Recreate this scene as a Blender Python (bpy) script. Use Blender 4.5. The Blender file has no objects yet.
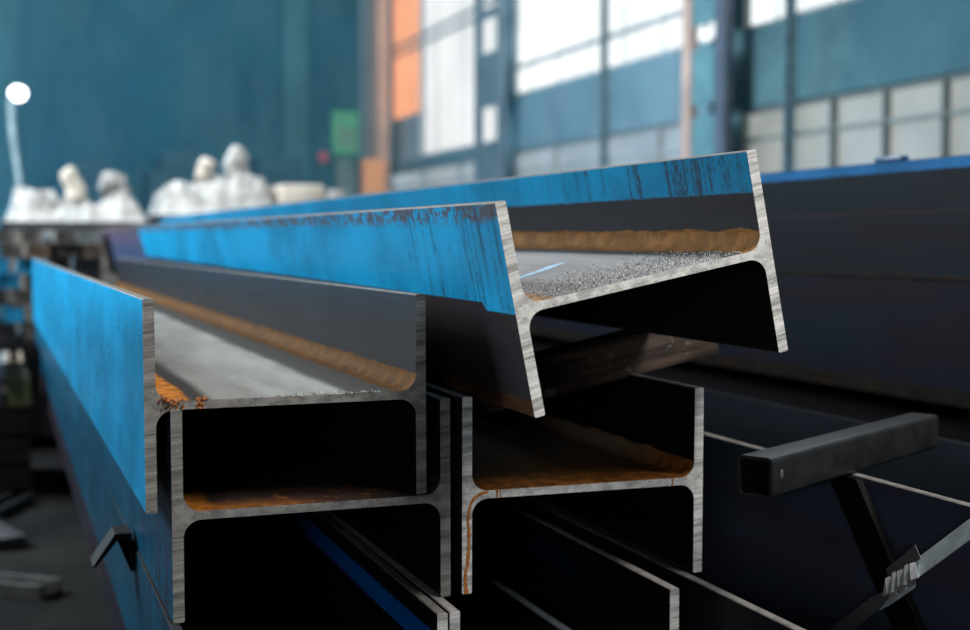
import bpy, bmesh, math, random
from mathutils import Vector, Matrix
random.seed(7)
S = bpy.context.scene
C = S.collection
H = 1.25                      # camera height above the floor
def R(d): return math.radians(d)

# ------------------------------------------------------------------ objects
def tag(o, label=None, cat=None, group=None, kind=None):
    if label: o['label'] = label
    if cat: o['category'] = cat
    if group: o['group'] = group
    if kind: o['kind'] = kind
    return o
def empty(name, loc, label, cat, group=None, rot=None):
    o = bpy.data.objects.new(name, None); C.objects.link(o)
    o.empty_display_size = .05
    o.location = loc
    if rot: o.rotation_mode = 'YXZ'; o.rotation_euler = rot
    return tag(o, label, cat, group)
def obj(name, bm, mats, parent=None, smooth=None, loc=None):
    me = bpy.data.meshes.new(name)
    bmesh.ops.recalc_face_normals(bm, faces=bm.faces[:])
    bm.to_mesh(me); bm.free()
    for m in (mats if isinstance(mats, (list, tuple)) else [mats]): me.materials.append(m)
    if smooth is not None:
        for p in me.polygons: p.use_smooth = True
        me.set_sharp_from_angle(angle=R(smooth))
    o = bpy.data.objects.new(name, me); C.objects.link(o)
    if parent: o.parent = parent
    if loc: o.location = loc
    return o
def box(bm, a, b, mat=0, bevel=0):
    x0, y0, z0 = a; x1, y1, z1 = b
    vs = [bm.verts.new(p) for p in ((x0,y0,z0),(x1,y0,z0),(x1,y1,z0),(x0,y1,z0),(x0,y0,z1),(x1,y0,z1),(x1,y1,z1),(x0,y1,z1))]
    fs = [bm.faces.new([vs[i] for i in q]) for q in ((0,3,2,1),(4,5,6,7),(0,1,5,4),(1,2,6,5),(2,3,7,6),(3,0,4,7))]
    for f in fs: f.material_index = mat
    if bevel:
        es = list({e for f in fs for e in f.edges})
        r = bmesh.ops.bevel(bm, geom=es, offset=bevel, segments=2, affect='EDGES', profile=.5)
        for f in r['faces']: f.material_index = mat
    return vs
def prism(bm, poly, y0, y1, capmat, sidemat):
    """poly: [(x, z)] counter-clockwise, extruded along y; sidemat(i, normal) -> slot"""
    n = len(poly)
    a = [bm.verts.new((x, y0, z)) for x, z in poly]; b = [bm.verts.new((x, y1, z)) for x, z in poly]
    f = bm.faces.new(a); f.material_index = capmat
    f = bm.faces.new(b[::-1]); f.material_index = capmat
    for i in range(n):
        j = (i+1) % n
        f = bm.faces.new((a[i], a[j], b[j], b[i]))
        d = (poly[j][0]-poly[i][0], poly[j][1]-poly[i][1]); l = math.hypot(*d) or 1
        f.material_index = sidemat((d[1]/l, -d[0]/l))
def tube(bm, pts, r, seg=10, cap=True, mat=0):
    pts = [Vector(p) for p in pts]; rings = []
    for i, p in enumerate(pts):
        t = (pts[min(i+1, len(pts)-1)] - pts[max(i-1, 0)]).normalized()
        u = t.orthogonal().normalized() if i == 0 else (u - t*u.dot(t)).normalized()
        v = t.cross(u); rr = r[i] if isinstance(r, (list, tuple)) else r
        rings.append([bm.verts.new(p + (u*math.cos(k*2*math.pi/seg) + v*math.sin(k*2*math.pi/seg))*rr) for k in range(seg)])
    for a, b in zip(rings, rings[1:]):
        for k in range(seg):
            f = bm.faces.new((a[k], a[(k+1) % seg], b[(k+1) % seg], b[k])); f.material_index = mat
    if cap: bm.faces.new(rings[0][::-1]); bm.faces.new(rings[-1])
def ribbon(bm, pts, widths, wdir, thick, nrm):
    """a flat band of the given thickness along pts"""
    wdir = Vector(wdir).normalized(); nrm = Vector(nrm).normalized(); rings = []
    pts = [Vector(p) for p in pts]
    for i, p in enumerate(pts):
        w = widths[i] if isinstance(widths, (list, tuple)) else widths
        t = (pts[min(i+1, len(pts)-1)] - pts[max(i-1, 0)]).normalized()
        s = t.cross(nrm); s = s.normalized() if s.length > 1e-4 else wdir
        rings.append([bm.verts.new(q) for q in (p-s*w/2, p+s*w/2, p+s*w/2+nrm*thick, p-s*w/2+nrm*thick)])
    for a, b in zip(rings, rings[1:]):
        for k in range(4): bm.faces.new((a[k], a[(k+1) % 4], b[(k+1) % 4], b[k]))
    bm.faces.new(rings[0][::-1]); bm.faces.new(rings[-1])

# ------------------------------------------------------------------ shader helper
class NT:
    def __init__(s, name):
        s.m = bpy.data.materials.new(name); s.m.use_nodes = True
        s.t = s.m.node_tree; s.n = s.t.nodes; s.l = s.t.links
        s.b = s.n['Principled BSDF']; s.out = s.n['Material Output']
        s.tc = s.n.new('ShaderNodeTexCoord')
        sp = s.n.new('ShaderNodeSeparateXYZ'); s.l.new(s.tc.outputs['Object'], sp.inputs[0])
        s.x, s.y, s.z = sp.outputs
    def put(s, v, sock):
        if isinstance(v, bpy.types.NodeSocket): s.l.new(v, sock)
        elif isinstance(v, (tuple, list)): sock.default_value = tuple(v) + ((1,) if len(v) == 3 and len(sock.default_value) == 4 else ())
        else: sock.default_value = v
    def op(s, o, a, b=0.0, c=0.0, clamp=False):
        n = s.n.new('ShaderNodeMath'); n.operation = o; n.use_clamp = clamp
        for v, k in zip((a, b, c), n.inputs): s.put(v, k)
        return n.outputs[0]
    def add(s, a, b): return s.op('ADD', a, b)
    def sub(s, a, b): return s.op('SUBTRACT', a, b)
    def mul(s, a, b): return s.op('MULTIPLY', a, b)
    def vec(s, x, y, z):
        n = s.n.new('ShaderNodeCombineXYZ')
        for v, k in zip((x, y, z), n.inputs): s.put(v, k)
        return n.outputs[0]
    def scaled(s, sx, sy, sz, off=0): return s.vec(s.add(s.mul(s.x, sx), off), s.mul(s.y, sy), s.mul(s.z, sz))
    def noise(s, v, detail=3, rough=.55, scale=1, dist=0):
        n = s.n.new('ShaderNodeTexNoise'); s.put(v, n.inputs['Vector']); n.inputs['Scale'].default_value = scale
        n.inputs['Detail'].default_value = detail; n.inputs['Roughness'].default_value = rough; n.inputs['Distortion'].default_value = dist
        return n.outputs['Fac']
    def voro(s, v, scale=1):
        n = s.n.new('ShaderNodeTexVoronoi'); s.put(v, n.inputs['Vector']); n.inputs['Scale'].default_value = scale
        return n.outputs['Distance']
    def step(s, v, lo, hi):      # smoothstep lo -> hi (hi may be below lo)
        n = s.n.new('ShaderNodeMapRange'); n.interpolation_type = 'SMOOTHSTEP'
        s.put(v, n.inputs['Value'])
        if lo <= hi: a, b, c, d = lo, hi, 0, 1
        else: a, b, c, d = hi, lo, 1, 0
        for k, q in zip(('From Min','From Max','To Min','To Max'), (a, b, c, d)): n.inputs[k].default_value = q
        return n.outputs[0]
    def mix(s, f, a, b):
        n = s.n.new('ShaderNodeMix'); n.data_type = 'RGBA'
        s.put(f, n.inputs[0]); s.put(a, n.inputs[6]); s.put(b, n.inputs[7])
        return n.outputs[2]
    def ramp(s, f, stops):
        n = s.n.new('ShaderNodeValToRGB'); s.put(f, n.inputs[0]); e = n.color_ramp.elements
        while len(e) < len(stops): e.new(.5)
        for k, (p, c) in zip(e, stops): k.position = p; k.color = tuple(c) + (1,)
        return n.outputs[0]
    def bump(s, h, strength=.3, dist=.002):
        n = s.n.new('ShaderNodeBump'); s.put(h, n.inputs['Height']); n.inputs['Strength'].default_value = strength; n.inputs['Distance'].default_value = dist
        s.l.new(n.outputs[0], s.b.inputs['Normal'])
    def done(s, col, rough=.5, metal=0.0, spec=.5):
        s.put(col, s.b.inputs['Base Color']); s.put(rough, s.b.inputs['Roughness']); s.put(metal, s.b.inputs['Metallic'])
        s.b.inputs['Specular IOR Level'].default_value = spec
        return s.m
def g(v): return (v, v, v)
def sc(c, k): return tuple(v*k for v in c)

def plain(name, col, rough=.6, metal=0.0, var=.35, scale=8, spec=.5):
    t = NT(name); f = t.noise(t.tc.outputs['Object'], 4, .6, scale)
    c = t.ramp(f, [(.3, sc(col, 1-var)), (.7, sc(col, 1+var))])
    return t.done(c, rough, metal, spec)
def emit(name, col, strength, var=.15, scale=2):
    t = NT(name); f = t.noise(t.tc.outputs['Object'], 3, .5, scale)
    c = t.ramp(f, [(.3, sc(col, 1-var)), (.7, col)])
    t.put(c, t.b.inputs['Emission Color']); t.b.inputs['Emission Strength'].default_value = strength
    return t.done((.05, .05, .05), .3)

def cut_mat(name, tone, warm=1.0, seed=0, contrast=1.0):
    """saw-cut end face: bands and fine lines across each flange, pits"""
    t = NT(name)
    zz = t.add(t.z, t.mul(t.x, -.10))
    inweb = t.step(t.op('ABSOLUTE', t.z), .030, .012)
    band = t.noise(t.vec(t.add(t.mul(t.x, 5), seed), 0, t.mul(zz, 58)), 2, .5)
    fine = t.noise(t.vec(t.add(t.mul(t.x, 22), seed), 1, t.mul(zz, 330)), 2, .5)
    grain = t.noise(t.vec(t.mul(t.x, 260), seed, t.mul(t.z, 260)), 3, .65)
    wv = t.noise(t.vec(t.mul(t.x, 45), seed+2, t.mul(t.z, 70)), 3, .6)
    flv = t.add(t.mul(t.step(band, .36, .64), .62*contrast), t.mul(t.step(fine, .34, .66), .38))
    wbv = t.add(t.mul(t.step(wv, .34, .66), .55), .25)
    v = t.add(t.mul(flv, t.sub(1.0, inweb)), t.mul(wbv, inweb))
    v = t.add(v, t.mul(t.sub(grain, .5), .7))
    c1 = (tone*warm, tone, tone*(2-warm)*.97)
    col = t.ramp(v, [(.0, sc(c1, .34)), (.45, sc(c1, .72)), (1.0, sc(c1, 1.15))])
    pits = t.step(t.noise(t.vec(t.mul(t.x, 150), seed+3, t.mul(t.z, 150)), 3, .7), .62, .67)
    col = t.mix(t.mul(t.mul(pits, inweb), .8), col, sc((tone, tone, tone), .12))
    t.bump(v, .3, .0008)
    return t.done(col, .55, 0.0, .3)

RUST = (.40, .14, .022); RUSTD = (.13, .048, .014); SCALE = (.017, .017, .020)
def scale_nodes(t, base, purple, seed):
    """dark mill scale with blue / violet heat tints and long rolling streaks"""
    a = t.noise(t.scaled(3, .9, 7, seed), 4, .6)
    b = t.noise(t.scaled(9, 1.5, 40, seed+5), 3, .6)
    c = t.mix(t.step(a, .4, .65), base, purple)
    return t.mix(t.mul(t.step(b, .45, .75), .5), c, sc(base, .55))
def side_mat(name, seed, base=SCALE, purple=(.024, .018, .024), paint=None, rust=None, tiprust=0, line=None, notch=0, far=None, rough=.42, spec=.3, gloss=.07):
    """flange face. paint=(z0, z1, y0, y1, wear, colour); rust=(z0, z1) band beside the web"""
    t = NT(name)
    col = scale_nodes(t, base, purple, seed)
    rgh = t.add(rough-.08, t.mul(t.noise(t.scaled(20, 5, 20, seed), 3, .6), .16))
    if rust:
        edge = t.noise(t.scaled(10, 14, 14, seed), 4, .65)
        zz = t.add(t.z, t.mul(t.sub(edge, .5), .022))
        m = t.mul(t.step(zz, rust[1], rust[1]-.004), t.step(zz, rust[0]-.004, rust[0]))
        rc = t.mix(t.step(t.noise(t.scaled(30, 9, 60, seed+2), 4, .6), .35, .7), sc(rust[2], .4) if len(rust) > 2 else RUSTD, rust[2] if len(rust) > 2 else sc(RUST, .75))
        col = t.mix(m, col, rc)
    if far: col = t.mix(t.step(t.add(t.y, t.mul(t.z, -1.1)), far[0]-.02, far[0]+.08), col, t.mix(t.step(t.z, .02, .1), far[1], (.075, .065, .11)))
    if line:
        zl = t.add(t.z, t.mul(t.sub(t.noise(t.scaled(3, 2, 3, seed), 3, .6), .5), .006))
        col = t.mix(t.mul(t.step(t.op('ABSOLUTE', t.sub(zl, line)), .007, .002), .7), col, (.022, .012, .014))
    if paint:
        z0, z1, y0, y1, wear, pc = paint
        st = t.noise(t.scaled(1, 55, 3.2, seed), 4, .65)               # vertical runs
        sp = t.noise(t.scaled(90, 90, 90, seed), 3, .6)
        pcv = t.mix(t.step(t.noise(t.scaled(2, 3, 5, seed+9), 4, .6), .35, .65), sc(pc, .72), sc(pc, 1.15))
        pcv = t.mix(t.mul(t.step(st, .45, .7), .35), pcv, sc(pc, .55))
        zz = t.add(t.z, t.mul(t.sub(st, .5), .008 if not notch else .003))
        if notch: zz = t.add(zz, t.mul(t.step(t.y, .128, .112), .012))
        yy = t.add(t.y, t.mul(t.z, -1.1))
        m = t.mul(t.mul(t.step(zz, z0-.0015, z0+.0015), t.step(zz, z1+.002, z1-.002)), t.mul(t.step(yy, y0-.03, y0+.03), t.step(yy, y1+.08, y1-.08)))
        # worn runs, stronger close to the flange tip and to the cut end
        nearend = t.step(t.y, 1.0, .02)
        w = t.mul(t.step(t.add(t.add(t.mul(st, .75), t.mul(sp, .35)), t.mul(nearend, .11*wear)), .64, .80), min(1, wear*.75))
        m = t.mul(m, t.sub(1.0, t.mul(w, .85)))
        col = t.mix(m, col, pcv)
    if tiprust:
        sp = t.noise(t.scaled(60, 40, 60, seed+4), 4, .7)
        tip = t.step(t.add(t.z, t.mul(t.sub(sp, .5), .03)), .118, .136)
        tip = t.mul(tip, t.mul(t.step(sp, .40, .55), tiprust))
        col = t.mix(tip, col, (.09, .045, .03))
    t.bump(t.noise(t.scaled(60, 20, 60, seed), 4, .6), .03 if gloss > .1 else .12, .001)
    t.done(col, rgh, 0.0, spec)
    if paint and paint[4] > .3:
        t.put(t.add(.06, t.mul(m, gloss)), t.b.inputs['Specular IOR Level'])
    return t.m
def web_mat(name, seed, W, grey, dark, rl, rr, front=0.0, blotch=.3, dl=.0, dr=.06, lw=.045, fxe=9.0, rwr=.034, fyl=.075):
    """web top: grey, with a dark strip and rust beside each flange (rl / rr rust colours, dl / dr strip widths)"""
    t = NT(name)
    h = W/2 - .0158
    uL = t.add(t.x, h); uR = t.sub(h, t.x)
    n1 = t.noise(t.scaled(14, 2.2, 4, seed), 4, .6)
    n2 = t.noise(t.scaled(40, 30, 20, seed+3), 4, .65)
    col = t.mix(t.step(n1, .35, .68), sc(grey, .8), sc(grey, 1.12))
    col = t.mix(t.mul(t.step(n2, .55, .68), blotch), col, sc(RUST, .8) if blotch > .46 else (grey[0]*1.15, grey[1]*.80, grey[2]*.50))
    wob = t.mul(t.sub(n1, .5), .03)
    for u, d, rc, rw in ((uL, dl, rl, lw), (uR, dr, rr, rwr)):
        uu = t.add(u, wob)
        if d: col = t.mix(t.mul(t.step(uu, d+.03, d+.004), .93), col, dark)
        if rc:
            rv = t.mix(t.step(n2, .4, .62), sc(rc, .6), rc)
            col = t.mix(t.step(uu, rw+.006, rw-.004), col, rv)
    if front:
        fx = t.step(t.add(t.x, wob), fxe+.05, fxe-.05)
        fy = t.add(t.y, t.mul(t.sub(n2, .5), .10))
        col = t.mix(t.mul(t.mul(t.step(fy, fyl, fyl*.12), front), fx), col, t.mix(t.step(n2, .4, .6), sc(RUST, .35), sc(RUST, .8)))
    col = t.mix(t.step(t.z, .001, -.001), col, (.010, .009, .009))  # underside painted near black for the shade below the web
    t.bump(n2, .25, .002)
    return t.done(col, .8, 0.0, .07)

M = {}
M['tip'] = plain('worn_edge', (.19, .178, .165), .6, 0, .3, 40, .12)
M['tip_pale'] = plain('pale_worn_edge', (.36, .33, .31), .6, 0, .3, 40, .3)
M['tip_dark'] = plain('dull_edge', (.015, .015, .017), .8, 0, .3, 30, .05)
BLUE = (.0, .32, .63)

# ------------------------------------------------------------------ H-beams
def make_beam(label, loc, rot, L, cut, outl, inl, inr, outr, web, tip=None, W=.411, b=.30, tf=.0158, tw=.0122, rf=.025, y0=0.0, group=None):
    """rolled H-section lying on its side: two upright flanges and the web between them"""
    e = empty('steel_beam', loc, label, 'steel beam', group, rot)
    h = W/2; c = .0016; tip = tip or M['tip']
    for s, mo, mi in ((-1, outl, inl), (1, outr, inr)):
        xo, xi = s*h, s*(h-tf); x0, x1 = min(xo, xi), max(xo, xi)
        poly = [(x0+c,-b/2),(x1-c,-b/2),(x1,-b/2+c),(x1,b/2-c),(x1-c,b/2),(x0+c,b/2),(x0,b/2-c),(x0,-b/2+c)]
        bm = bmesh.new()
        def slot(n, s=s):
            if abs(n[1]) > .3: return 3
            return 1 if n[0]*s > 0 else 2
        prism(bm, poly, y0, L, 0, slot)
        obj('flange', bm, [cut, mo, mi, tip], e)
    xi = h - tf; t2 = tw/2; poly = []
    k = 10
    for s, q in ((1, -1), (1, 1), (-1, 1), (-1, -1)):       # four root fillets
        cx, cz = s*(xi-rf), q*(t2+rf)
        pts = [(cx + s*rf*math.sin(a), cz - q*rf*math.cos(a)) for a in [i*math.pi/2/k for i in range(k+1)]]
        if (s, q) in ((1, 1), (-1, -1)): pts = pts[::-1]
        poly += pts
    bm = bmesh.new(); n = len(poly); q = n//4
    va = [bm.verts.new((x, y0, z)) for x, z in poly]; vb = [bm.verts.new((x, L, z)) for x, z in poly]
    for i in range(n):
        j = (i+1) % n
        bm.faces.new((va[i], va[j], vb[j], vb[i])).material_index = 1
    for vs in (va, vb):
        for i in range(q-1):
            for o0 in (0, 2*q):          # right end, left end: lower arc with its mirror in the upper arc
                bm.faces.new((vs[o0+i], vs[o0+i+1], vs[o0+2*q-2-i], vs[o0+2*q-1-i])).material_index = 0
        bm.faces.new((vs[0], vs[2*q-1], vs[2*q], vs[4*q-1])).material_index = 0
    obj('web', bm, [cut, web], e, smooth=40)
    return e

dark1 = side_mat('mill_scale', 1)
dark2 = side_mat('mill_scale_violet', 11, (.020, .019, .024), (.032, .02, .024))
dark_r = side_mat('mill_scale_rust_foot', 3, (.022, .02, .022), (.03, .02, .02), rust=(-.152, -.118, (.10, .045, .02)))
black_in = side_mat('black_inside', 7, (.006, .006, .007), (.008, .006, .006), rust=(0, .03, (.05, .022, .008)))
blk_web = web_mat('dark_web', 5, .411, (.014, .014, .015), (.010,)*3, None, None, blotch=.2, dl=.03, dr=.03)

cutA = cut_mat('cut_face_brown_grey', .29, 1.05, 1)
cutA2 = cut_mat('cut_face_dull', .26, 1.02, 4)
cutT = cut_mat('cut_face_fresh', .95, 1.02, 8)
cutB = cut_mat('cut_face_pale', .78, 1.0, 13)
cutD = cut_mat('cut_face_grey', .6, 1.0, 17)

beam_A = make_beam('steel H-beam with bright blue left face nested on the left stack, rust flakes on its web',
    (.3896, 1.8716, -.227+H), (R(.04), R(-.15), R(.44)), 4.85, cutA,
    side_mat('blue_paint_reflection', 21, (.02, .02, .024), (.05, .035, .05), paint=(-.152, .17, -.2, 20, .55, sc(BLUE, 1.0)), gloss=.28, rough=.29),  # blue paint colour also carries the blue light reflected in this face
    side_mat('inner_left_A', 22, rust=(.0, .04)),
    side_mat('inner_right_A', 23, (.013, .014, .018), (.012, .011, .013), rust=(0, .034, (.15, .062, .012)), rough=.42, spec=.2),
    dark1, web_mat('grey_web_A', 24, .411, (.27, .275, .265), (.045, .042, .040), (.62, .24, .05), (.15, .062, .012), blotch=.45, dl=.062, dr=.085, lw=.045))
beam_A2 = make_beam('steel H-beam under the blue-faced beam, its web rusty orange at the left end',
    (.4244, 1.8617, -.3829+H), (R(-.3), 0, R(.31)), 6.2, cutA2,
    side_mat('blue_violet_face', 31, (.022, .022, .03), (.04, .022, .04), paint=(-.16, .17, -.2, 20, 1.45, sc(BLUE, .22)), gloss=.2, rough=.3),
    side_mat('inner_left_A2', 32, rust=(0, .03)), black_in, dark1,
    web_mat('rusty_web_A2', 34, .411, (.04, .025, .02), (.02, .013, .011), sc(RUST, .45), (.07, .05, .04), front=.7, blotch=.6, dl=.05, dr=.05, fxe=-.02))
beam_T = make_beam('tilted steel H-beam resting on top of the right stack, blue upper flange faces and grit on its web',
    (.8568, 1.6625, -.0524+H), (R(.27), R(-11.42), R(0)), 7.4, cutT,
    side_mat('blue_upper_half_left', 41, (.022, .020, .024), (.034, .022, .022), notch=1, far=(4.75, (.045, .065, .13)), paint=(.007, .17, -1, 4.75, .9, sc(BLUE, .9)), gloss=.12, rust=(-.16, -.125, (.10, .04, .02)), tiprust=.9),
    side_mat('inner_left_T', 42),
    side_mat('blue_upper_half_right', 43, (.024, .024, .027), (.026, .02, .022), paint=(.089, .17, -1, 20, 1.3, sc(BLUE, .55)), rust=(0, .036, (.26, .115, .03))),
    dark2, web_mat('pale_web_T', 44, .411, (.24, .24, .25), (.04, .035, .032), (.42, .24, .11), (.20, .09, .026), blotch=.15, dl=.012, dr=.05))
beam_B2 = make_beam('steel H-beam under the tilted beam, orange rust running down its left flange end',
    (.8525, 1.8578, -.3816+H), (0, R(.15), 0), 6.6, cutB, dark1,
    side_mat('inner_left_B', 52, rust=(0, .05)), side_mat('inner_right_B_lit_edge', 53, (.006, .0055, .0055), (.008, .006, .005), rust=(.0275, .0335, (.62, .34, .15))), dark1,  # right band is painted light caught along the fillet's top edge
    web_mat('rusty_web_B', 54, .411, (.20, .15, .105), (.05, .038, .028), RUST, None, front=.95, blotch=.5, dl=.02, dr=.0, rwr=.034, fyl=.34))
# bottom layer
zD = -.534-.15+H
stripe = side_mat('blue_stripe_inside', 61, (.010, .010, .012), (.012, .010, .012), paint=(.078, .118, .25, 20, .5, (.0, .018, .05)))
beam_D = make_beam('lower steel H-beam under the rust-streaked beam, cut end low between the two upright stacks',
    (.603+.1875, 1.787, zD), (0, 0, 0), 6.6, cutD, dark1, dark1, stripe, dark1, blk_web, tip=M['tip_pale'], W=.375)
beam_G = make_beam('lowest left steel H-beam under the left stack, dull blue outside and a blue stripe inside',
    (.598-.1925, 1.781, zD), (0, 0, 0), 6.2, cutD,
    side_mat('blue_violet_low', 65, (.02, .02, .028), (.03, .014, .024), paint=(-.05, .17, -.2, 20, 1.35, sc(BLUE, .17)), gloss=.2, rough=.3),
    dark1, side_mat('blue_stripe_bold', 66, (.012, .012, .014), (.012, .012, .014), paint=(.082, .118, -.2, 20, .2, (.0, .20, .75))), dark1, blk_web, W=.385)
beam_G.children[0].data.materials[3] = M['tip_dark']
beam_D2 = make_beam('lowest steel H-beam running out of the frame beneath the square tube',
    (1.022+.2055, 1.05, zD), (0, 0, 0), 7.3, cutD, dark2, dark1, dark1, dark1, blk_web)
blue_sheen = side_mat('blue_grey_scale', 71, (.05, .085, .13), (.075, .06, .10), rough=.4)
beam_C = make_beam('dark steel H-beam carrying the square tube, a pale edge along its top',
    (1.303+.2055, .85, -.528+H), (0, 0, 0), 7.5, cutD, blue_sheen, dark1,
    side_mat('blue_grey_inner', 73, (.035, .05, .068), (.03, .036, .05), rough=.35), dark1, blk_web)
beam_C.children[1].data.materials[3] = M['tip_dark']
# far right stack (behind the tilted beam)
XR = 2.15
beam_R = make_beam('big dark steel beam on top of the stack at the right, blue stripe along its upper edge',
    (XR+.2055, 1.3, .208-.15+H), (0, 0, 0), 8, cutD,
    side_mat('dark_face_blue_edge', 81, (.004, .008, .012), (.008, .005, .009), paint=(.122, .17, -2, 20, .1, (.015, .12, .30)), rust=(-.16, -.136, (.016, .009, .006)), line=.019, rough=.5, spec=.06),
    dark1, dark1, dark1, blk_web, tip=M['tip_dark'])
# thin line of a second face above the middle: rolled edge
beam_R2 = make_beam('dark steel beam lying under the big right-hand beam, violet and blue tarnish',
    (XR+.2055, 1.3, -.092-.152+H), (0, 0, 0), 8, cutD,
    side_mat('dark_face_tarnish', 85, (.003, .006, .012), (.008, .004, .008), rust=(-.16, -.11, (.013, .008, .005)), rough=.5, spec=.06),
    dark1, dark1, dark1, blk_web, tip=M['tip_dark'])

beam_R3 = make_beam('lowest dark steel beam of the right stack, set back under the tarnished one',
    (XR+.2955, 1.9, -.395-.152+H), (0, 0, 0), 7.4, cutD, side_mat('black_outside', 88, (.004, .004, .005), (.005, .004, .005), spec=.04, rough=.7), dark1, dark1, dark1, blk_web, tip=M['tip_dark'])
# rust streak on the left flange end of beam B2, and rust drips on its web end
m_rust = plain('rust_orange', (.44, .16, .03), .8, 0, .45, 160)
h = .2055
def streak(bm, pts, ws):
    rings = []
    for i, (p, w) in enumerate(zip(pts, ws)):
        a = pts[max(i-1, 0)]; c2 = pts[min(i+1, len(pts)-1)]
        d = Vector((c2[0]-a[0], c2[1]-a[1])).normalized(); n = Vector((-d.y, d.x))*w/2
        x, z = p
        rings.append([bm.verts.new(q) for q in ((x-n.x, .0002, z-n.y), (x-n.x*.7, -.0007, z-n.y*.7), (x+n.x*.7, -.0007, z+n.y*.7), (x+n.x, .0002, z+n.y))])
    for a, c2 in zip(rings, rings[1:]):
        for k in range(3): bm.faces.new((a[k], a[k+1], c2[k+1], c2[k]))
bm = bmesh.new()
rnd = random.Random(3)
ctrl = [(-.164, .0045), (-.176, .0015), (-.186, -.004), (-.1915, -.012), (-.1955, -.026), (-.1965, -.04), (-.1945, -.052), (-.1952, -.07), (-.1958, -.09), (-.1975, -.108), (-.2003, -.118), (-.2005, -.132), (-.1985, -.1495)]
pts = []
for (a, b2), (c2, d2) in zip(ctrl, ctrl[1:]):
    for k in range(4):
        f = k/4; pts.append((a+(c2-a)*f + rnd.uniform(-.0005, .0005), b2+(d2-b2)*f))
pts.append(ctrl[-1])
streak(bm, pts, [.0038 + .0028*(i/len(pts)) + rnd.uniform(-.0012, .0014) for i in range(len(pts))])
for x0, w in ((-.150, .004), (.150, .0035), (-.145, .002)):
    streak(bm, [(x0, .007), (x0+.001, .002), (x0+.0005, -.003), (x0+.001, -.0065)], [w*1.3, w, w*.8, w*.5])
obj('rust_streak', bm, m_rust, beam_B2)

bm = bmesh.new()      # pale blue smear on the web of the tilted beam
smear = [(-.075, .318, .004), (-.045, .345, .012), (-.012, .362, .010), (.022, .392, .014), (.055, .41, .004)]
pa = [bm.verts.new((x, y-w, .0066)) for x, y, w in smear]; pb = [bm.verts.new((x-.004, y+w, .0066)) for x, y, w in smear]
for k in range(4): bm.faces.new((pa[k], pa[k+1], pb[k+1], pb[k]))
tag(obj('paint_smear', bm, plain('pale_blue_smear', (.30, .48, .62), .6, 0, .5, 120), beam_T), 'pale blue smear')
# rust flakes at the left root of beam A, grit on beams T and A
def chips(bm, n, place, smin, smax, flat=.5):
    for _ in range(n):
        p = Vector(place()); s = random.uniform(smin, smax)
        rot = Matrix.Rotation(random.uniform(0, 6.28), 3, 'Z') @ Matrix.Rotation(random.uniform(-.7, .7), 3, 'X')
        vs = [bm.verts.new(p + rot @ Vector((random.uniform(.5, 1)*s*math.cos(a), random.uniform(.5, 1)*s*math.sin(a), -s*flat*.5))) for a in (0, 1.5, 3.0, 4.6)]
        top = bm.verts.new(p + rot @ Vector((random.uniform(-.2, .2)*s, random.uniform(-.2, .2)*s, s*flat)))
        bm.faces.new(vs[::-1])
        for k in range(4): bm.faces.new((vs[k], vs[(k+1) % 4], top))
def on_beam(beam, name, bm, mat, label, cat):
    o = obj(name, bm, mat); o.rotation_mode = 'YXZ'
    o.location = beam.location; o.rotation_euler = beam.rotation_euler
    return tag(o, label, cat, kind='stuff')
bm = bmesh.new()
def placeA():
    x = random.choice((random.uniform(-.188, -.150), random.uniform(-.176, -.160), random.uniform(-.133, -.118)))
    zf = .0061 + max(0, (-.17-x))*.5
    return (x, random.uniform(-.0015, .010), zf + random.uniform(-.002, .003))
chips(bm, 46, placeA, .0018, .0055, .8)
def placeA_front():
    x = random.choice((random.uniform(-.186, -.152), random.uniform(-.133, -.124)))
    return (x, -.0012, random.uniform(-.006, .006) + max(0, (-.172-x))*.3)
chips(bm, 34, placeA_front, .0016, .0042, .8)
mfl = NT('rust_flake'); f_ = mfl.noise(mfl.tc.outputs['Object'], 2, .5, 140)
M['flake'] = mfl.done(mfl.ramp(f_, [(.35, (.05, .018, .01)), (.5, (.30, .09, .02)), (.68, (.55, .22, .06))]), .7)
on_beam(beam_A, 'rust_flakes', bm, M['flake'], 'orange rust flakes at the corner of the blue-faced beam web', 'rust flakes')
mgr = NT('metal_grit'); f_ = mgr.noise(mgr.tc.outputs['Object'], 2, .5, 260)
M['grit'] = mgr.done(mgr.ramp(f_, [(.36, (.02, .02, .02)), (.5, (.20, .19, .18)), (.66, (.6, .58, .55))]), .5)
bm = bmesh.new()
def placeT():
    while True:
        x = random.uniform(-.165, .165); y = abs(random.gauss(0, .10)) + random.uniform(0, .025)
        if y < .36 and random.random() < .35 + .65*(x > -.12): return (x, y, .0066 + (max(0, abs(x)-.168)*.4))
chips(bm, 3000, placeT, .0007, .0023, .9)
on_beam(beam_T, 'metal_grit', bm, M['grit'], 'grey metal grit scattered on the web of the tilted top beam', 'metal grit')
bm = bmesh.new()
chips(bm, 260, lambda: (random.triangular(-.06, .15, .10), abs(random.gauss(0, .012)), .0064), .0007, .0026, .9)
chips(bm, 14, lambda: (random.uniform(.165, .185), random.uniform(.02, .5), .012), .0015, .003, .9)
on_beam(beam_A, 'metal_grit', bm, M['grit'], 'fine grit along the front edge of the blue-faced beam web', 'metal grit')

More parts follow.
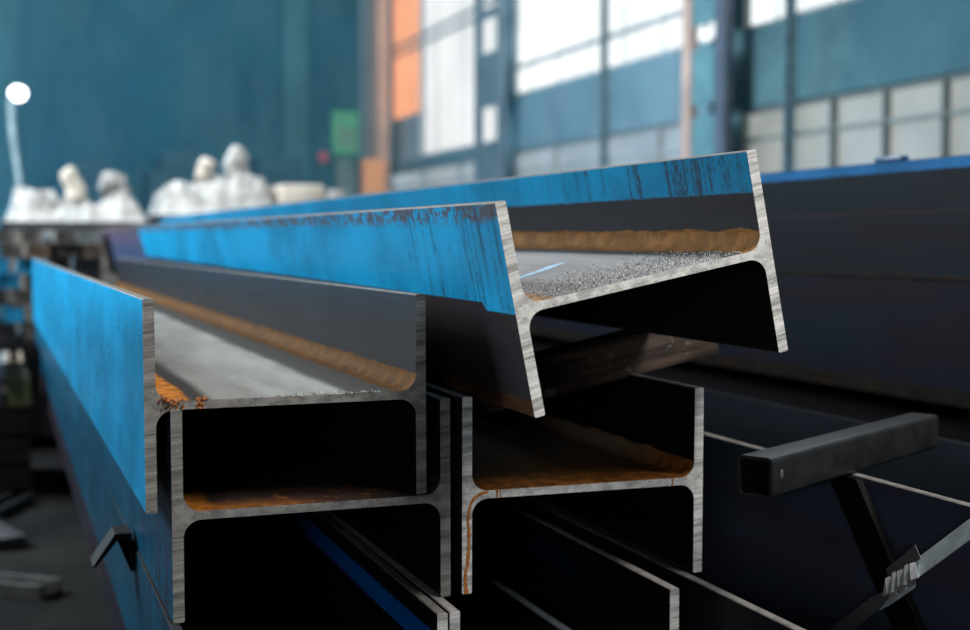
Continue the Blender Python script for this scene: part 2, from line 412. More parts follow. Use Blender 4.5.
# ------------------------------------------------------------------ packing bar under the tilted beam
m_bar = NT('dark_timber')
fa = m_bar.noise(m_bar.scaled(6, 60, 60), 4, .6); fb = m_bar.noise(m_bar.scaled(40, 40, 40), 3, .6)
cb = m_bar.mix(m_bar.step(fa, .35, .7), (.03, .022, .018), (.11, .075, .056))
cb = m_bar.mix(m_bar.mul(m_bar.step(fb, .62, .72), .6), cb, (.30, .26, .22))
m_bar.bump(fa, .4, .002); m_bar = m_bar.done(cb, .75, 0, .3)
bm = bmesh.new()
box(bm, (-.36, -.045, -.072), (.158, .045, 0), 0, .004)
for v in bm.verts:
    if v.co.x > .1: v.co.x += .012*(v.co.y/.045) - .2*(v.co.z+.036)*.35
bar = obj('packing_timber', bm, m_bar, smooth=30)
bar.rotation_mode = 'YXZ'
tb = Vector((1.07, 2.145, -.24 + (1.07-.685)*.2016 + .0047*(2.145-1.66) - .0006 + H))
bar.location = tb; bar.rotation_euler = (0, R(-11.42), 0)
tag(bar, 'dark brown square packing timber wedged crosswise under the tilted beam', 'timber')

# ------------------------------------------------------------------ square tube on beam C
m_tube = plain('tube_steel', (.018, .019, .020), .4, .0, .35, 18)
m_tubein = plain('tube_inside', (.012, .012, .012), .6, 0, .2, 20)
tube_e = empty('square_tube', (1.058, 1.655, -.378+H), 'dark hollow square steel tube laid crosswise on the dark right beam', 'steel tube')
ang = math.atan2(.239, .418); tube_e.rotation_euler = (0, 0, ang)
def rsq(w, h_, r, k=4):
    out = []
    for cx, cz, a0 in ((w-r, r, -90), (w-r, h_-r, 0), (r, h_-r, 90), (r, r, 180)):
        for i in range(k+1):
            a = R(a0+90*i/k); out.append((cx + r*math.cos(a), cz + r*math.sin(a)))
    return out
bm = bmesh.new(); w_, h2, t_ = .058, .062, .005; Lt = .64
o_ = rsq(w_, h2, .008); i_ = [(x+t_, z+t_) for x, z in rsq(w_-2*t_, h2-2*t_, .004)]
ov = [[bm.verts.new((x0, y, z)) for y, z in o_] for x0 in (0, Lt)]; iv = [[bm.verts.new((x0, y, z)) for y, z in i_] for x0 in (0, Lt)]
n = len(o_)
for k in range(n):
    j = (k+1) % n
    bm.faces.new((ov[0][k], ov[0][j], ov[1][j], ov[1][k]))
    f = bm.faces.new((iv[0][j], iv[0][k], iv[1][k], iv[1][j])); f.material_index = 1
    for e_ in (0, 1): bm.faces.new((ov[e_][k], ov[e_][j], iv[e_][j], iv[e_][k]))
obj('tube_wall', bm, [m_tube, m_tubein], tube_e, smooth=35)
bm = bmesh.new(); bmesh.ops.create_uvsphere(bm, u_segments=10, v_segments=6, radius=.005)
for v in bm.verts: v.co = Vector((.03+v.co.x*1.0, -.0003+v.co.y*.25, .034+v.co.z*1.6))
tag(obj('weld_spot', bm, plain('weld_grey', (.16, .16, .16), .4, .3, .3, 50), tube_e, 60), 'pale weld spot on the tube side')

# dark flat bar standing against beam C
m_blk = plain('black_steel', (.006, .006, .007), .7, 0, .3, 12, .08)
bm = bmesh.new()
P = [Vector((0, 1.845, -.379)), Vector((0, 1.765, -.379)), Vector((0, 1.525, -.677)), Vector((0, 1.600, -.677))]
ring = [[bm.verts.new((x, p.y-1.6, p.z+.677)) for p in P] for x in (1.284-1.29, 1.296-1.29)]
bm.faces.new(ring[0]); bm.faces.new(ring[1][::-1])
for k in range(4): bm.faces.new((ring[0][k], ring[0][(k+1) % 4], ring[1][(k+1) % 4], ring[1][k]))
fb_ = obj('flat_bar', bm, m_blk, loc=(1.29, 1.6, -.677+H))
tag(fb_, 'black flat bar leaning below the square tube against the dark beam', 'steel bar')

# steel strapping band with crimped seal
m_band = plain('strap_steel', (.70, .80, .86), .35, .15, .25, 25)
m_bandd = plain('strap_shadow_side', (.16, .165, .17), .4, .1, .25, 25)  # darker copy of the strap steel, shade put into its colour
strap = empty('steel_strap', (1.27, 1.62, -.50+H), 'bright steel strapping band tied with a crimped seal at lower right', 'strap')
def lp(y, z, dx=0): return (dx, y-1.62, z+.50)
bm = bmesh.new()
ribbon(bm, [lp(1.43, -.362, .006), lp(1.45, -.378, .002), lp(1.48, -.400), lp(1.56, -.459), lp(1.615, -.500, -.002)], .036, (0,1,0), .0012, (-.6, -.4, .7))
obj('band', bm, m_band, strap)
bm = bmesh.new()
ribbon(bm, [lp(1.652, -.535, .004), lp(1.70, -.565, .004), lp(1.76, -.612, .004), lp(1.83, -.660, .004)], [.016, .0235, .0245, .0245], (0,1,0), .0012, (-1, 0, 0))
tag(obj('band', bm, m_bandd, strap), 'lower run of the band, coloured darker for shade')
bm = bmesh.new()
ribbon(bm, [lp(1.592, -.502, -.004), lp(1.622, -.526, -.010), lp(1.645, -.545, -.008), lp(1.672, -.566, -.006)], [.02, .022, .014, .002], (0,1,0), .001, (-.6, -.4, .7))
tag(obj('loose_tail', bm, m_band, strap), 'torn pointed tail of the band')
bm = bmesh.new()
ribbon(bm, [lp(1.668, -.512, .006), lp(1.640, -.494, .002), lp(1.595, -.458, .003)], .022, (0,1,0), .001, (-1, 0, 0))
tag(obj('loose_tail', bm, m_bandd, strap), 'dark folded tail of the band')
bm = bmesh.new()      # crimped seal: a folded sleeve with notched teeth
d = Vector((0, 1.655-1.585, -.528+.484)).normalized()
for k in range(5):
    c0 = Vector(lp(1.585, -.484, -.006)) + d*(.0165*k)
    ribbon(bm, [c0 + Vector((-.002*(k % 2), 0, 0)), c0 + d*.008 + Vector((-.006, 0, 0)), c0 + d*.0165 + Vector((-.002*((k+1) % 2), 0, 0))], .026 if k in (0, 2, 4) else .032, (0,1,0), .004, (-.75, -.35, .55))
obj('seal', bm, plain('seal_steel', (.55, .57, .58), .3, .3, .4, 60), strap)
bm = bmesh.new()
for k in range(3):
    c0 = Vector(lp(1.583, -.500, -.010)) + d*(.026*k)
    ribbon(bm, [c0, c0 + d*.008 + Vector((-.005, 0, -.001)), c0 + d*.017], [.004, .008, .005], (0,1,0), .004, (-1, 0, 0))
tag(obj('seal_teeth', bm, plain('bent_teeth', (.45, .40, .37), .35, .6, .3, 60), strap), 'bent teeth along the lower lip of the seal')

# black angle bracket on the left of the lowest beam, thin rod added for a reflected light streak in the trough
bm = bmesh.new()
prism(bm, [(.142,-.563),(.147,-.565),(.184,-.520),(.200,-.522),(.206,-.576),(.2125,-.576),(.2085,-.508),(.180,-.508)], 0, .07, 0, lambda n: 0)
bmesh.ops.triangulate(bm, faces=[f for f in bm.faces if len(f.verts) > 4])
br = obj('angle_bracket', bm, m_blk, loc=(0, 2.36, H))
tag(br, 'black bent angle bracket sticking out below the left blue beam', 'bracket')
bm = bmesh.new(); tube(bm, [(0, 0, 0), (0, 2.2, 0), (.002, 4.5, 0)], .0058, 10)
rod = obj('streak_rod', bm, plain('reflected_streak', (.78, .84, .88), .35, .0, .2, 20), smooth=50, loc=(.9125, 1.72, -.684+.0061+.0058+H))
tag(rod, 'thin pale rod added for a reflected light streak in the lowest middle beam trough', 'steel rod')

# small blue plate and dark block resting on top of the right stack
bm = bmesh.new(); box(bm, (-.008, -.055, 0), (.018, .055, .014), 0, .003)
bp = obj('steel_plate', bm, plain('blue_plate', (.012, .06, .15), .4, 0, .3, 10), smooth=30, loc=(XR+.009, 2.845, .208+H))
tag(bp, 'short dark blue plate standing on the big right beam', 'steel plate')

# ------------------------------------------------------------------ hall
m_floor = NT('concrete_floor')
f1 = m_floor.noise(m_floor.tc.outputs['Object'], 5, .6, .7); f2 = m_floor.noise(m_floor.tc.outputs['Object'], 5, .65, 7)
cf = m_floor.mix(m_floor.step(f1, .35, .7), (.012, .012, .013), (.03, .029, .028))
cf = m_floor.mix(m_floor.mul(m_floor.step(f2, .55, .72), .6), cf, (.02, .02, .021))
m_floor = m_floor.done(cf, .9, 0, .0)
bm = bmesh.new(); box(bm, (-9, -6, -.15), (6.6, 24.4, 0))
tag(obj('floor', bm, m_floor), 'dark stained concrete floor', 'floor', kind='structure')

def wallmat(name, col, bands=0, var=.3, patch=None):
    t = NT(name); f = t.noise(t.scaled(.8, .8, .7), 5, .65)
    f2 = t.noise(t.scaled(1.3, 1.3, .5), 4, .6)
    c = t.ramp(f, [(.3, sc(col, 1-var)), (.7, sc(col, 1+var))])
    c = t.mix(t.mul(t.step(f2, .42, .62), .65), c, patch or sc(col, .6))
    return t.done(c, .8, 0, .2)
m_wfar = wallmat('teal_far_wall', (.004, .105, .18), var=.5, patch=(.06, .18, .23))
m_wr = wallmat('teal_side_wall', (.07, .15, .18), var=.45, patch=(.03, .10, .14))
m_wb = wallmat('haze_paled_wall', (.13, .25, .33), patch=(.19, .31, .39))  # far bays of the wall, with haze put into the paler colour
XW = 6.3
bm = bmesh.new(); box(bm, (-9, 24, 0), (XW+.3, 24.3, 7.2))
tag(obj('wall_far', bm, m_wfar), 'teal far wall of the hall', 'wall', kind='structure')
for k, x in enumerate((.15, 5.1)):
    bm = bmesh.new(); box(bm, (x-.22, 23.75, 0), (x+.22, 23.99, 7.2), 0, .02)
    tag(obj('trim_%d' % (k+1), bm, wallmat('pilaster', (.07, .24, .29))), 'pale teal pilaster on the far wall', 'pilaster', kind='structure')
# right wall: bays between columns, openings for an upper and a lower window in each
bays = ((4.9, 10.6, 1.89, 1), (10.6, 16.25, 1.89, 2), (16.25, 24.0, 1.35, 3))   # y0, y1, upper sill (above camera), slot
bm = bmesh.new()
box(bm, (XW, -2, 0), (XW+.25, 4.9, 7.2), 0)
ZT = 5.0+H
for y0, y1, sill, k in bays:
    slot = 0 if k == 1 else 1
    lo0, lo1 = (.22+H, 1.19+H)
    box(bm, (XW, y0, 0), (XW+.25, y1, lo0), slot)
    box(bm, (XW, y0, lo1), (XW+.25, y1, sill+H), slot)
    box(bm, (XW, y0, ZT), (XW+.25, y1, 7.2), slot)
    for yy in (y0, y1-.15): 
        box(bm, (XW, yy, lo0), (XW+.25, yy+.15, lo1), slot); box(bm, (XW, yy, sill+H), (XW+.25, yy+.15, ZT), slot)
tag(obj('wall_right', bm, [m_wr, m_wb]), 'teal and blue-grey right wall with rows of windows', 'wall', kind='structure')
m_day = emit('daylit_glass', (.94, .99, 1.0), 1.32, .25, .9); m_day3 = emit('hazy_daylit_glass', (.88, .93, .95), 1.12, .22, .7)
m_low = emit('dusty_glass', (.46, .50, .48), .85, .35, 1.5)
m_low2 = emit('hazy_glass', (.42, .53, .60), .9, .35, 1.5)
m_or = emit('orange_glass', (1.0, .42, .18), 1.1, .15, 2)
m_frame = plain('window_bar', (.10, .16, .19), .6, 0, .3, 5); m_frame1 = plain('grey_window_bar', (.16, .20, .21), .6, 0, .2, 5); m_frame2 = plain('hazed_window_bar', (.36, .42, .45), .6, 0, .2, 5)  # palest bars have the haze over the farther windows put into their colour
nw = 0
for y0, y1, sill, k in bays:
    for (z0, z1, glass, ny, zs) in ((sill+H, ZT, m_day, 2, [2.27 if k < 3 else 3.15, 3.3]), (.22+H, 1.19+H, m_low if k == 1 else m_low2, 8 if k == 1 else 4, [.92])):
        nw += 1
        a, b2 = y0+.15, y1-.15
        bm = bmesh.new(); zb = (z0, z1)
        ys = [a + (b2-a)*i/ny for i in range(ny+1)]
        tb_ = .05 if ny == 2 else .02
        for i, yy in enumerate(ys): 
            w2 = tb_
            box(bm, (XW+.02, max(a, yy-w2/2), z0), (XW+.16, min(b2, yy+w2/2), z1))
        for zz in (z0+.02, z1-.02, *[q+H for q in zs]): box(bm, (XW+.04, a, zz-(.025 if ny == 2 else .015)), (XW+.14, b2, zz+(.025 if ny == 2 else .015)))
        if ny == 2:
            for yy in [a + (b2-a)*(i+.5)/6 for i in range(6)]: box(bm, (XW+.08, yy-.008, z0), (XW+.12, yy+.008, z1))
        fr = tag(obj('window_%d' % nw, bm, m_frame1 if k == 1 else m_frame2), 'window frame with mullions in the right wall', 'window', kind='structure')
        ya = a
        if k == 3 and ny == 2:
            bm = bmesh.new(); box(bm, (XW+.09, 20.4, z0+.75), (XW+.11, 21.9, z1)); obj('orange_pane', bm, m_or, fr)
            bm = bmesh.new(); box(bm, (XW+.09, a, z0), (XW+.11, 20.4, z1)); obj('pane', bm, m_day3, fr)
            bm = bmesh.new(); box(bm, (XW+.09, 20.4, z0), (XW+.11, b2, z0+.75)); box(bm, (XW+.09, 21.9, z0+.75), (XW+.11, b2, z1)); obj('blind_panel', bm, wallmat('blind_sheet', (.30, .42, .50), patch=(.4, .5, .56)), fr)
        else:
            bm = bmesh.new(); box(bm, (XW+.09, a, z0), (XW+.11, b2, z1)); obj('pane', bm, glass, fr)
# unseen blue glowing window added in the far wall for reflections on the left beam
bm = bmesh.new(); wx0, wx1, wz0, wz1 = -7.5, -.15, .12, 3.4
for i in range(6):
    x = wx0 + (wx1-wx0)*i/5; box(bm, (x-.05, 23.88, wz0), (x+.05, 23.99, wz1))
for zz in (wz0, (wz0+wz1)/2, wz1): box(bm, (wx0, 23.9, zz-.04), (wx1, 23.98, zz+.04))
nw += 1
fr = tag(obj('window_%d' % nw, bm, m_frame), 'wide unseen blue glowing window added in the far wall for reflections', 'window', kind='structure')
bm = bmesh.new(); box(bm, (wx0, 23.93, wz0), (wx1, 23.95, wz1)); obj('pane', bm, emit('blue_reflection_glow', (.0, .46, 1.0), 6, .2, .8), fr)
# pipe along the wall and posts
bm = bmesh.new(); box(bm, (XW-.02, 9.56, 0), (XW-.005, 9.68, 3.6)); box(bm, (XW-.07, 9.6, 0), (XW-.02, 9.64, 3.6))
tag(obj('wall_post', bm, plain('post_blue', (.07, .13, .16), .6)), 'dark upright post against the right wall right of the double column', 'post', kind='structure')
bm = bmesh.new(); box(bm, (XW-.02, 13.2, 0), (XW-.005, 13.34, 5.5)); box(bm, (XW-.06, 13.25, 0), (XW-.02, 13.29, 5.5))
tag(obj('wall_post', bm, plain('post_grey', (.10, .16, .19), .6)), 'grey upright post midway between the two right wall columns', 'post', kind='structure')

# built-up columns: legs (channels) joined by batten plates
def column(x, legs, battens, bmat, label, depth):
    yc = sum(l[0]+l[1] for l in legs)/(2*len(legs))
    e = empty('steel_column', (x, yc, 0), label, 'column'); e['kind'] = 'structure'
    for y0, y1, m in legs:
        y0 -= yc; y1 -= yc; t_ = .02
        bm = bmesh.new()
        box(bm, (-depth/2, y0, 0), (-depth/2+t_, y1, 7)); box(bm, (-depth/2+t_, y0, 0), (depth/2, y0+t_, 7)); box(bm, (-depth/2+t_, y1-t_, 0), (depth/2, y1, 7))
        obj('leg', bm, m, e)
    ys = sorted(v-yc for l in legs for v in l[:2])
    for z0, z1 in battens:
        bm = bmesh.new(); box(bm, (-depth/2+.022, ys[1], z0+H), (-depth/2+.034, ys[2], z1+H)); obj('batten', bm, bmat, e)
    return e
cg = plain('column_grey', (.13, .19, .24), .6, 0, .25, 3); cp = plain('column_pinkish', (.50, .37, .33), .6, 0, .25, 2)
cp2 = plain('column_pink', (.62, .40, .30), .6, 0, .2, 1); cdk = plain('column_dark', (.075, .10, .145), .6, 0, .25, 3); cgreen = plain('batten_teal', (.10, .24, .29), .6, 0, .3, 3)
column(6.03, ((16.55, 16.70, cg), (15.72, 15.86, cg)), ((-1.2, 1.22), (1.76, 2.47), (2.9, 3.04), (3.3, 5.7)), cg, 'grey built-up column with gaps showing the bright windows', .08)
column(6.03, ((10.82, 10.98, cp), (10.2, 10.38, cdk)), ((-1.2, .4), (.55, 1.15), (1.25, 1.77), (1.97, 4.5)), cgreen, 'double column of one pinkish and one dark leg on the right wall', .08)
column(6.0, ((21.15, 21.75, cp2),), (), cp2, 'pink column in the far right corner of the hall', .2)  # corner column coloured pink all over
# round lamp seen between the legs of the double column
bm = bmesh.new(); bmesh.ops.create_uvsphere(bm, u_segments=16, v_segments=10, radius=.055)
hl = empty('hanging_lamp', (6.03, 10.6, 1.866+H-.055), 'small round white lamp between the legs of the double column', 'lamp')
obj('bulb', bm, emit('lamp_white', (.9, 1, .98), 1.4, .02), hl, 60, (0, 0, .055))
bm = bmesh.new(); tube(bm, [(0, 0, .105), (0, 0, .21)], .012, 8); obj('stem', bm, cdk, hl)

# far wall furnishings
def far_box(name, x0, x1, z0, z1, mat, label, cat, y=24.0, d=.12, bev=.02):
    bm = bmesh.new(); box(bm, (x0, y-d, z0+H), (x1, y, z1+H), 0, bev)
    return tag(obj(name, bm, mat, smooth=30), label, cat)
sg = empty('wall_sign', (6.07, 23.97, 1.63+H), 'green notice board on the far wall beside the corner column', 'sign')
bm = bmesh.new(); box(bm, (-.26, -.03, 0), (.26, .03, .80), 0, .01); obj('board', bm, plain('green_board', (.18, .75, .36), .6, 0, .2, 4), sg)
bm = bmesh.new(); box(bm, (-.15, -.036, .15), (-.04, -.03, .55)); box(bm, (.02, -.036, .1), (.15, -.03, .5)); obj('paper', bm, plain('pale_paper', (.35, .5, .38), .7, 0, .1, 4), sg)
far_box('wall_cabinet', 5.84, 6.2, -1.25, 1.55, plain('cabinet_grey', (.20, .28, .28), .6), 'grey cabinet standing under the green notice board', 'cabinet', d=.3)
far_box('orange_box', 5.60, 5.96, -1.25, 1.36, plain('orange_panel', (.95, .40, .16), .6, 0, .1, 4), 'orange locker below the pink corner column', 'locker', y=21.2, d=.3)
far_box('fire_bucket', 5.54, 5.70, 1.48, 1.66, plain('red_bucket', (.85, .14, .16), .6, 0, .1, 4), 'small red box fixed on the far wall', 'box', d=.16)
m_mach = plain('machine_navy', (.012, .075, .12), .6, 0, .3, 2)
for k, (x0, x1, zt, lab) in enumerate(((.9, 2.0, 1.30, 'low dark blue machine cabinet against the far wall behind the white bundles'), (2.3, 3.6, 1.52, 'taller dark blue machine in the middle of the far wall'), (3.9, 5.2, 1.45, 'dark blue machine near the red box on the far wall'))):
    e = empty('machine', ((x0+x1)/2, 22.6, 0), lab, 'machine')
    w2 = (x1-x0)/2
    bm = bmesh.new(); box(bm, (-w2, -.5, 0), (w2, .5, zt+H-.35), 0, .03); obj('body', bm, m_mach, e)
    bm = bmesh.new(); box(bm, (-w2*.7, -.4, zt+H-.35), (w2*.5, .4, zt+H), 0, .05); obj('head', bm, m_mach, e)
    bm = bmesh.new(); box(bm, (-w2*.5, -.53, .9), (w2*.2, -.5, 1.6), 0, .01); obj('panel', bm, plain('panel_teal', (.05, .16, .2), .5), e)

# lamp on a curved pole, far left
lamp = empty('pole_lamp', (.16, 12.6, 0), 'bright white lamp on a curved pale pole at far left', 'lamp')
bm = bmesh.new(); z_ = 1.335+H
tube(bm, [(.085, 0, 0), (.06, 0, .9), (.02, 0, 1.8), (-.035, 0, 2.25), (-.04, 0, z_-.08), (-.02, 0, z_+.03), (.02, 0, z_+.055)], [.032, .03, .028, .028, .028, .026, .024], 12)
obj('pole', bm, plain('pole_pale', (.30, .42, .48), .5), lamp, 60)
bm = bmesh.new(); tube(bm, [(0, 0, 0), (0, 0, .02)], .16, 20); obj('foot', bm, m_blk, lamp, 40, (.085, 0, 0))
bm = bmesh.new(); bmesh.ops.create_uvsphere(bm, u_segments=20, v_segments=12, radius=.075)
for v in bm.verts: v.co.z *= .9
obj('bulb', bm, emit('lamp_glow', (.95, 1, 1), 6, .01), lamp, 60, (.022, 0, z_))
# ------------------------------------------------------------------ white bundles beyond the stack
m_white = NT('white_plastic'); fw = m_white.noise(m_white.tc.outputs['Object'], 4, .6, 9)
m_white.bump(fw, .5, .02); m_white = m_white.done(m_white.ramp(fw, [(.35, (.26, .25, .24)), (.65, (.50, .485, .47))]), .4)
m_cream = plain('cream_wrap', (.62, .55, .47), .5, 0, .2, 5)
TOPS = []
def sheet(x0, x1, y0, y1, zb, prof, label, seed, nx=110, ny=36):
    """crumpled plastic sheet heaped over goods: closed bulging mesh"""
    from mathutils import noise as mn
    bm = bmesh.new(); top = []
    for j in range(ny+1):
        row = []
        for i in range(nx+1):
            u, v = i/nx, j/ny
            edge = min(1, min(u, 1-u)*9, min(v, 1-v)*6); edge = edge*edge*(3-2*edge)
            p = Vector((x0+(x1-x0)*u, y0+(y1-y0)*v, 0))
            hgt = prof(u)*edge
            q = p*6 + Vector((seed, 0, 0))
            hgt += edge*(.09*mn.noise(q) + .07*abs(mn.noise(q*2.3)) + .04*mn.noise(q*5) + .03*abs(mn.noise(q*9)))
            row.append(bm.verts.new((p.x + .03*mn.noise(q*1.5+Vector((9,0,0))), p.y, zb + max(.004, hgt))))
        top.append(row)
    for j in range(ny):
        for i in range(nx): bm.faces.new((top[j][i], top[j][i+1], top[j+1][i+1], top[j+1][i]))
    bot = [[bm.verts.new((v.co.x, v.co.y, zb+.001)) for v in row] for row in (top[0], top[-1])]
    for i in range(nx):
        bm.faces.new((top[0][i+1], top[0][i], bot[0][i], bot[0][i+1])); bm.faces.new((top[-1][i], top[-1][i+1], bot[1][i+1], bot[1][i]))
        bm.faces.new((bot[0][i], bot[1][i], bot[1][i+1], bot[0][i+1]))
    ln = [bm.verts.new((r[0].co.x, r[0].co.y, zb+.001)) for r in top[1:-1]]; lf = [bot[0][0]] + ln + [bot[1][0]]
    rn = [bm.verts.new((r[-1].co.x, r[-1].co.y, zb+.001)) for r in top[1:-1]]; rf_ = [bot[0][-1]] + rn + [bot[1][-1]]
    for j in range(ny):
        bm.faces.new((top[j][0], top[j+1][0], lf[j+1], lf[j])); bm.faces.new((top[j+1][-1], top[j][-1], rf_[j], rf_[j+1]))
    TOPS.extend(v.co.copy() for r in top for v in r)
    return tag(obj('plastic_sheet', bm, m_white, smooth=60), label, 'plastic sheet')
m_pall = plain('grey_brown_goods', (.20, .18, .16), .7, 0, .5, 7)
m_dk = plain('dark_steel_bin', (.045, .045, .05), .5, 0, .4, 5)
def stillage(x0, x1, y0, y1, zt, label):
    e = empty('steel_stillage', ((x0+x1)/2, (y0+y1)/2, 0), label, 'stillage'); a, b2 = (x1-x0)/2, (y1-y0)/2
    for sx in (-1, 1):
        for sy in (-1, 1):
            bm = bmesh.new(); box(bm, (sx*a-.04*(sx > 0), sy*b2-.04*(sy > 0), 0), (sx*a+.04*(sx < 0), sy*b2+.04*(sy < 0), zt)); obj('post', bm, m_dk, e)
    bm = bmesh.new(); box(bm, (-a+.04, -b2+.005, .15), (a-.04, b2-.005, zt-.06)); obj('side_panel', bm, m_pall, e)
    bm = bmesh.new(); box(bm, (-a, -b2, zt-.05), (a, b2, zt)); obj('lid', bm, m_dk, e)
    return e
ZS = .16+H
stillage(.02, 1.13, 10.7, 12.0, ZS, 'grey-brown stillage beyond the left beams holding a white heap')
stillage(1.17, 2.75, 10.7, 12.0, ZS+.06, 'long stillage behind the beams under the white wrapped blocks')
sheet(.03, 1.12, 10.72, 11.9, ZS, lambda u: .12+.05*math.sin(u*9)+.04*(u<.6), 'crumpled white plastic heap at the far left behind the beams', 3)
sheet(1.18, 2.15, 10.72, 11.9, ZS+.06, lambda u: .16+.16*u, 'white plastic sheet sloping up beside the wrapped blocks', 13)
def bundle(x, z0, h_, r, label, mat, lean=0, y=11.2):
    from mathutils import noise as mn
    bm = bmesh.new(); rings = 14
    z0 = max(q.z for q in TOPS if (q.x-x)**2+(q.y-y)**2 < (r*1.1)**2) - .005
    pts, rad = [], []
    for i in range(rings+1):
        t = i/rings; pts.append((lean*t*t, .02*math.sin(t*5), h_*t)); rad.append(max(.006, r*(1.05-.22*t+.10*math.sin(t*7+x*9))*(1 if t < .7 else math.sqrt(max(.01, 1-((t-.7)/.305)**2)))))
    tube(bm, pts, rad, 16)
    for v in bm.verts:
        n_ = mn.noise(v.co*7 + Vector((x*3, 0, 0)))*.6
        v.co.x += (v.co.x)*n_; v.co.y += v.co.y*n_
    return tag(obj('wrapped_bundle', bm, mat, smooth=60, loc=(x, y, z0)), label, 'bundle')
bundle(.57, ZS+.16, .27, .085, 'tall cream wrapped bundle standing on the far left white heap', m_cream, -.03)
bundle(.88, ZS+.16, .15, .10, 'short rounded white bundle right of the tall one', m_white, .02)
bundle(1.60, ZS+.2, .17, .065, 'slim cream bundle leaning on the sloping white sheet', m_cream, .06)
bundle(1.90, ZS+.26, .26, .105, 'tallest white bundle with a rounded top beside the wrapped blocks', m_white, -.03)
for x0, x1, zt, lab in ((2.18, 2.55, .26, 'first cream wrapped block on the long stillage'), (2.58, 3.0, .22, 'second white wrapped block at the end of the long stillage')):
    bm = bmesh.new(); box(bm, (x0, 10.8, 0), (x1 if x1 < 2.7 else 2.74, 11.5, zt), 0, .02)
    o = obj('wrapped_block', bm, m_white if x0 > 2.5 else m_cream, smooth=30, loc=(0, 0, ZS+.06)); tag(o, lab, 'block')
# long crate behind, seen along the top of the beams
bm = bmesh.new(); box(bm, (2.9, 11.6, 0), (4.4, 12.3, .30+H), 0, .02)
tag(obj('white_crate', bm, m_white, smooth=30), 'long white crate low behind the tilted beam', 'crate')

# ------------------------------------------------------------------ scrap on the floor, far left
m_scr = [plain('scrap_dark', (.035, .035, .04), .45, 0, .4, 12), plain('scrap_grey', (.14, .135, .13), .5, 0, .4, 12), plain('scrap_blue_glint', (.0, .34, .68), .4, 0, .3, 10), plain('scrap_pale', (.26, .29, .30), .45, 0, .4, 10), plain('scrap_olive', (.30, .27, .10), .6, 0, .3, 10), plain('scrap_brown', (.20, .15, .11), .6, 0, .5, 12)]
pal = empty('steel_box', (-.18, 8.95, 0), 'dark ribbed steel box under the heap of offcuts beyond the left beams', 'steel box')
bm = bmesh.new(); box(bm, (-.80, -.55, .08), (.80, .55, .66)); obj('wall', bm, m_dk, pal)
for k in range(6):
    bm = bmesh.new(); x = -.75 + k*.3; box(bm, (x-.03, -.585, .08), (x+.03, -.55, .66)); obj('rib', bm, m_dk, pal)
for x in (-.6, .6):
    bm = bmesh.new(); box(bm, (x-.06, -.5, 0), (x+.06, .5, .08)); obj('runner', bm, m_dk, pal)
rs = random.Random(11)
kinds = ['dark', 'grey', 'blue', 'pale', 'olive', 'brown']
descr = {5: 'rusty brown offcut in the heap beyond the left beams', 0: 'dark steel offcut in the heap beyond the left beams', 1: 'grey steel offcut in the heap beyond the left beams', 2: 'steel offcut coloured as a bright blue glint in the heap beyond the left beams', 3: 'pale steel offcut in the heap beyond the left beams', 4: 'olive yellow offcut in the heap beyond the left beams'}
def offcut(loc, m, L, w, t_, rz, ry):
    bm = bmesh.new()      # short channel or plate piece
    prism(bm, [(-w/2, 0), (w/2, 0), (w/2, t_*4), (w/2-t_, t_*4), (w/2-t_, t_), (-w/2+t_, t_), (-w/2+t_, t_*4), (-w/2, t_*4)], -L/2, L/2, 0, lambda n: 0)
    bmesh.ops.triangulate(bm, faces=[f for f in bm.faces if len(f.verts) > 4])
    o = obj('steel_offcut', bm, m_scr[m], loc=loc); o.rotation_euler = (0, ry, rz)
    return tag(o, descr[m], 'offcut', kinds[m] + ' offcuts in the heap')
z = .6605
for lay in range(7):
    nn = (9, 10, 8, 9, 8, 9, 8)[lay]; t_ = (.027, .024, .026, .022, .024, .022, .020)[lay]; wid = 1.56 - lay*.03
    for i in range(nn):
        x = .62 - wid + (i+.5)*wid/nn
        m = rs.choice((0, 0, 1, 1, 3, 1) if lay < 4 else (1, 3, 1, 5, 0, 5))
        if -.02 < x < .20 and lay in (1, 3, 4): m = 2  # these offcuts are coloured blue to paint in reflected glints
        offcut((x, 8.85 + rs.uniform(-.12, .12), z), m, rs.uniform(.55, .8), wid/nn*rs.uniform(.6, .84), t_, rs.uniform(-.05, .05), 0)
    z += t_*4 + .0005
# ------------------------------------------------------------------ light
W = bpy.data.worlds.new('hall_air'); S.world = W; W.use_nodes = True
bg = W.node_tree.nodes['Background']; bg.inputs[0].default_value = (.10, .30, .42, 1); bg.inputs[1].default_value = .05
def area(name, loc, target, size, power, col, sy=None):
    d = bpy.data.lights.new(name, 'AREA'); d.energy = power; d.color = col; d.shape = 'RECTANGLE'; d.size = size; d.size_y = sy or size
    o = bpy.data.objects.new(name, d); C.objects.link(o); o.location = loc
    o.rotation_euler = (Vector(target)-Vector(loc)).to_track_quat('-Z', 'Y').to_euler(); return o
area('skylight_over_stack', (2.3, -.3, 5.3), (.9, 2.3, 1.0), 2.0, 330, (1, .98, .95), 3)
area('front_left_fill', (-2.6, -3.6, 1.75), (.6, 1.9, .8), 1.6, 46, (.95, .97, 1))  # added unseen fill lamp, lights end faces and troughs from the front left
area('left_windows', (-4.5, 9.0, 5.0), (.4, 5.0, 1.1), 5, 1500, (.84, .95, 1.0), 3)
area('far_hall_fill', (0, 15, 6.8), (2, 20, 1.5), 8, 420, (.75, .93, 1.0), 8)  # added overhead fill that brightens the far walls
area('skylight_bundles', (1.3, 9.4, 5.5), (1.3, 11.3, 1.3), 2.0, 40, (1, .97, .94))
area('right_wall_fill', (1.5, 10, 6.5), (6.3, 13, 3), 4, 260, (.85, .95, 1.0), 6)  # added fill aimed at the right wall

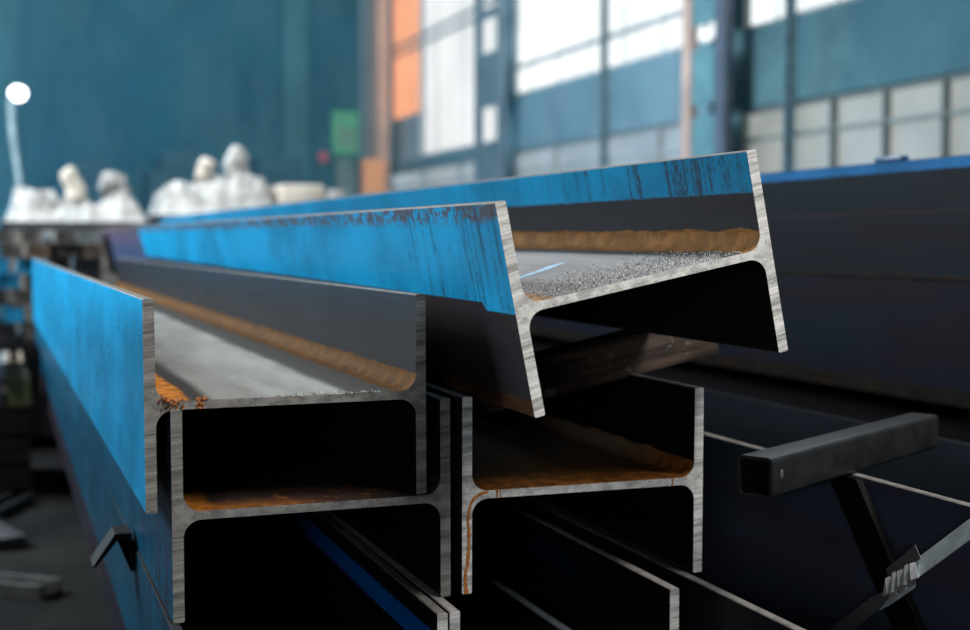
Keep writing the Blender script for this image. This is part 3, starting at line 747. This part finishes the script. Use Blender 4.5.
# low timber crate with a few pieces on it, and pieces lying on the floor beside the beams
cr = empty('timber_crate', (-.17, 7.3, 0), 'low dark timber crate on the floor left of the beams', 'crate')
for k in range(3):
    bm = bmesh.new(); box(bm, (-.30, -.40, .02+k*.14), (.30, .40, .14+k*.14)); obj('board', bm, m_bar, cr)
bm = bmesh.new(); box(bm, (-.31, -.41, .42), (.31, .41, .45)); obj('lid', bm, m_bar, cr)
for x, z, m, w, lab in ((-.12, .4505, 1, .22, 'grey channel piece on the low timber crate'), (.07, .4505, 4, .11, 'olive yellow piece at the edge of the low timber crate'), (-.08, .585, 3, .2, 'pale channel piece lying on top of the one on the crate'), (.06, .585, 5, .08, 'small brown piece on top of the olive one')):
    o = offcut((x, 7.2, z), m, .7, w, .033 if z < .5 else .02, rs.uniform(-.03, .03), 0); o['label'] = lab; del o['group']
for x, y, m, L, rz, lab in ((.03, 4.95, 1, .30, .9, 'short grey channel piece lying on the dark floor at lower left'), (-.05, 5.9, 0, .5, .3, 'long dark piece lying on the floor beside the lowest beam'), (-.0, 6.5, 0, .4, -.4, 'dark piece on the floor in front of the timber crate')):
    o = offcut((x, y, .0005), m, L, .12, .012, rz, 0); o['label'] = lab; del o['group']

# hazy air in the hall beyond the stack
cu = bpy.data.curves.new('haze', 'CURVE'); cu.dimensions = '2D'; cu.fill_mode = 'BOTH'; cu.extrude = 3.45
spl = cu.splines.new('POLY'); spl.points.add(3); spl.use_cyclic_u = True
for p_, c_ in zip(spl.points, ((-8.9, 9.9), (6.25, 9.9), (6.25, 23.98), (-8.9, 23.98))): p_.co = (*c_, 0, 1)
hzo = bpy.data.objects.new('haze', cu); C.objects.link(hzo); hzo.location = (0, 0, 3.5)
hz = bpy.data.materials.new('hall_haze'); hz.use_nodes = True; ht = hz.node_tree
ht.nodes.remove(ht.nodes['Principled BSDF']); vs_ = ht.nodes.new('ShaderNodeVolumeScatter')
vs_.inputs['Color'].default_value = (.22, .60, .80, 1); vs_.inputs['Density'].default_value = .021; vs_.inputs['Anisotropy'].default_value = .35
ht.links.new(vs_.outputs[0], ht.nodes['Material Output'].inputs['Volume'])
cu.materials.append(hz)
tag(hzo, 'thin blue haze hanging in the hall', 'haze', kind='stuff')

# ------------------------------------------------------------------ camera
f_px = 1318.08
cd = bpy.data.cameras.new('camera'); cd.sensor_width = 36; cd.sensor_fit = 'HORIZONTAL'; cd.lens = 36*f_px/970
cd.clip_start = .05; cd.clip_end = 200
cam = bpy.data.objects.new('camera', cd); C.objects.link(cam); cam.location = (0, 0, H)
psi = math.atan(485/f_px); pit = .0548
fw_ = Vector((math.sin(psi)*math.cos(pit), math.cos(psi)*math.cos(pit), -math.sin(pit)))
cam.rotation_euler = fw_.to_track_quat('-Z', 'Y').to_euler()
cd.dof.use_dof = True; cd.dof.focus_distance = 1.93; cd.dof.aperture_fstop = (36*f_px/970)/18.5
S.camera = cam
S.view_settings.view_transform = 'Standard'; S.view_settings.look = 'None'
S.view_settings.exposure = 0; S.view_settings.gamma = 1; S.view_settings.use_curve_mapping = False
S.cycles.use_denoising = True
S.cycles.max_bounces = 6; S.cycles.sample_clamp_indirect = 4
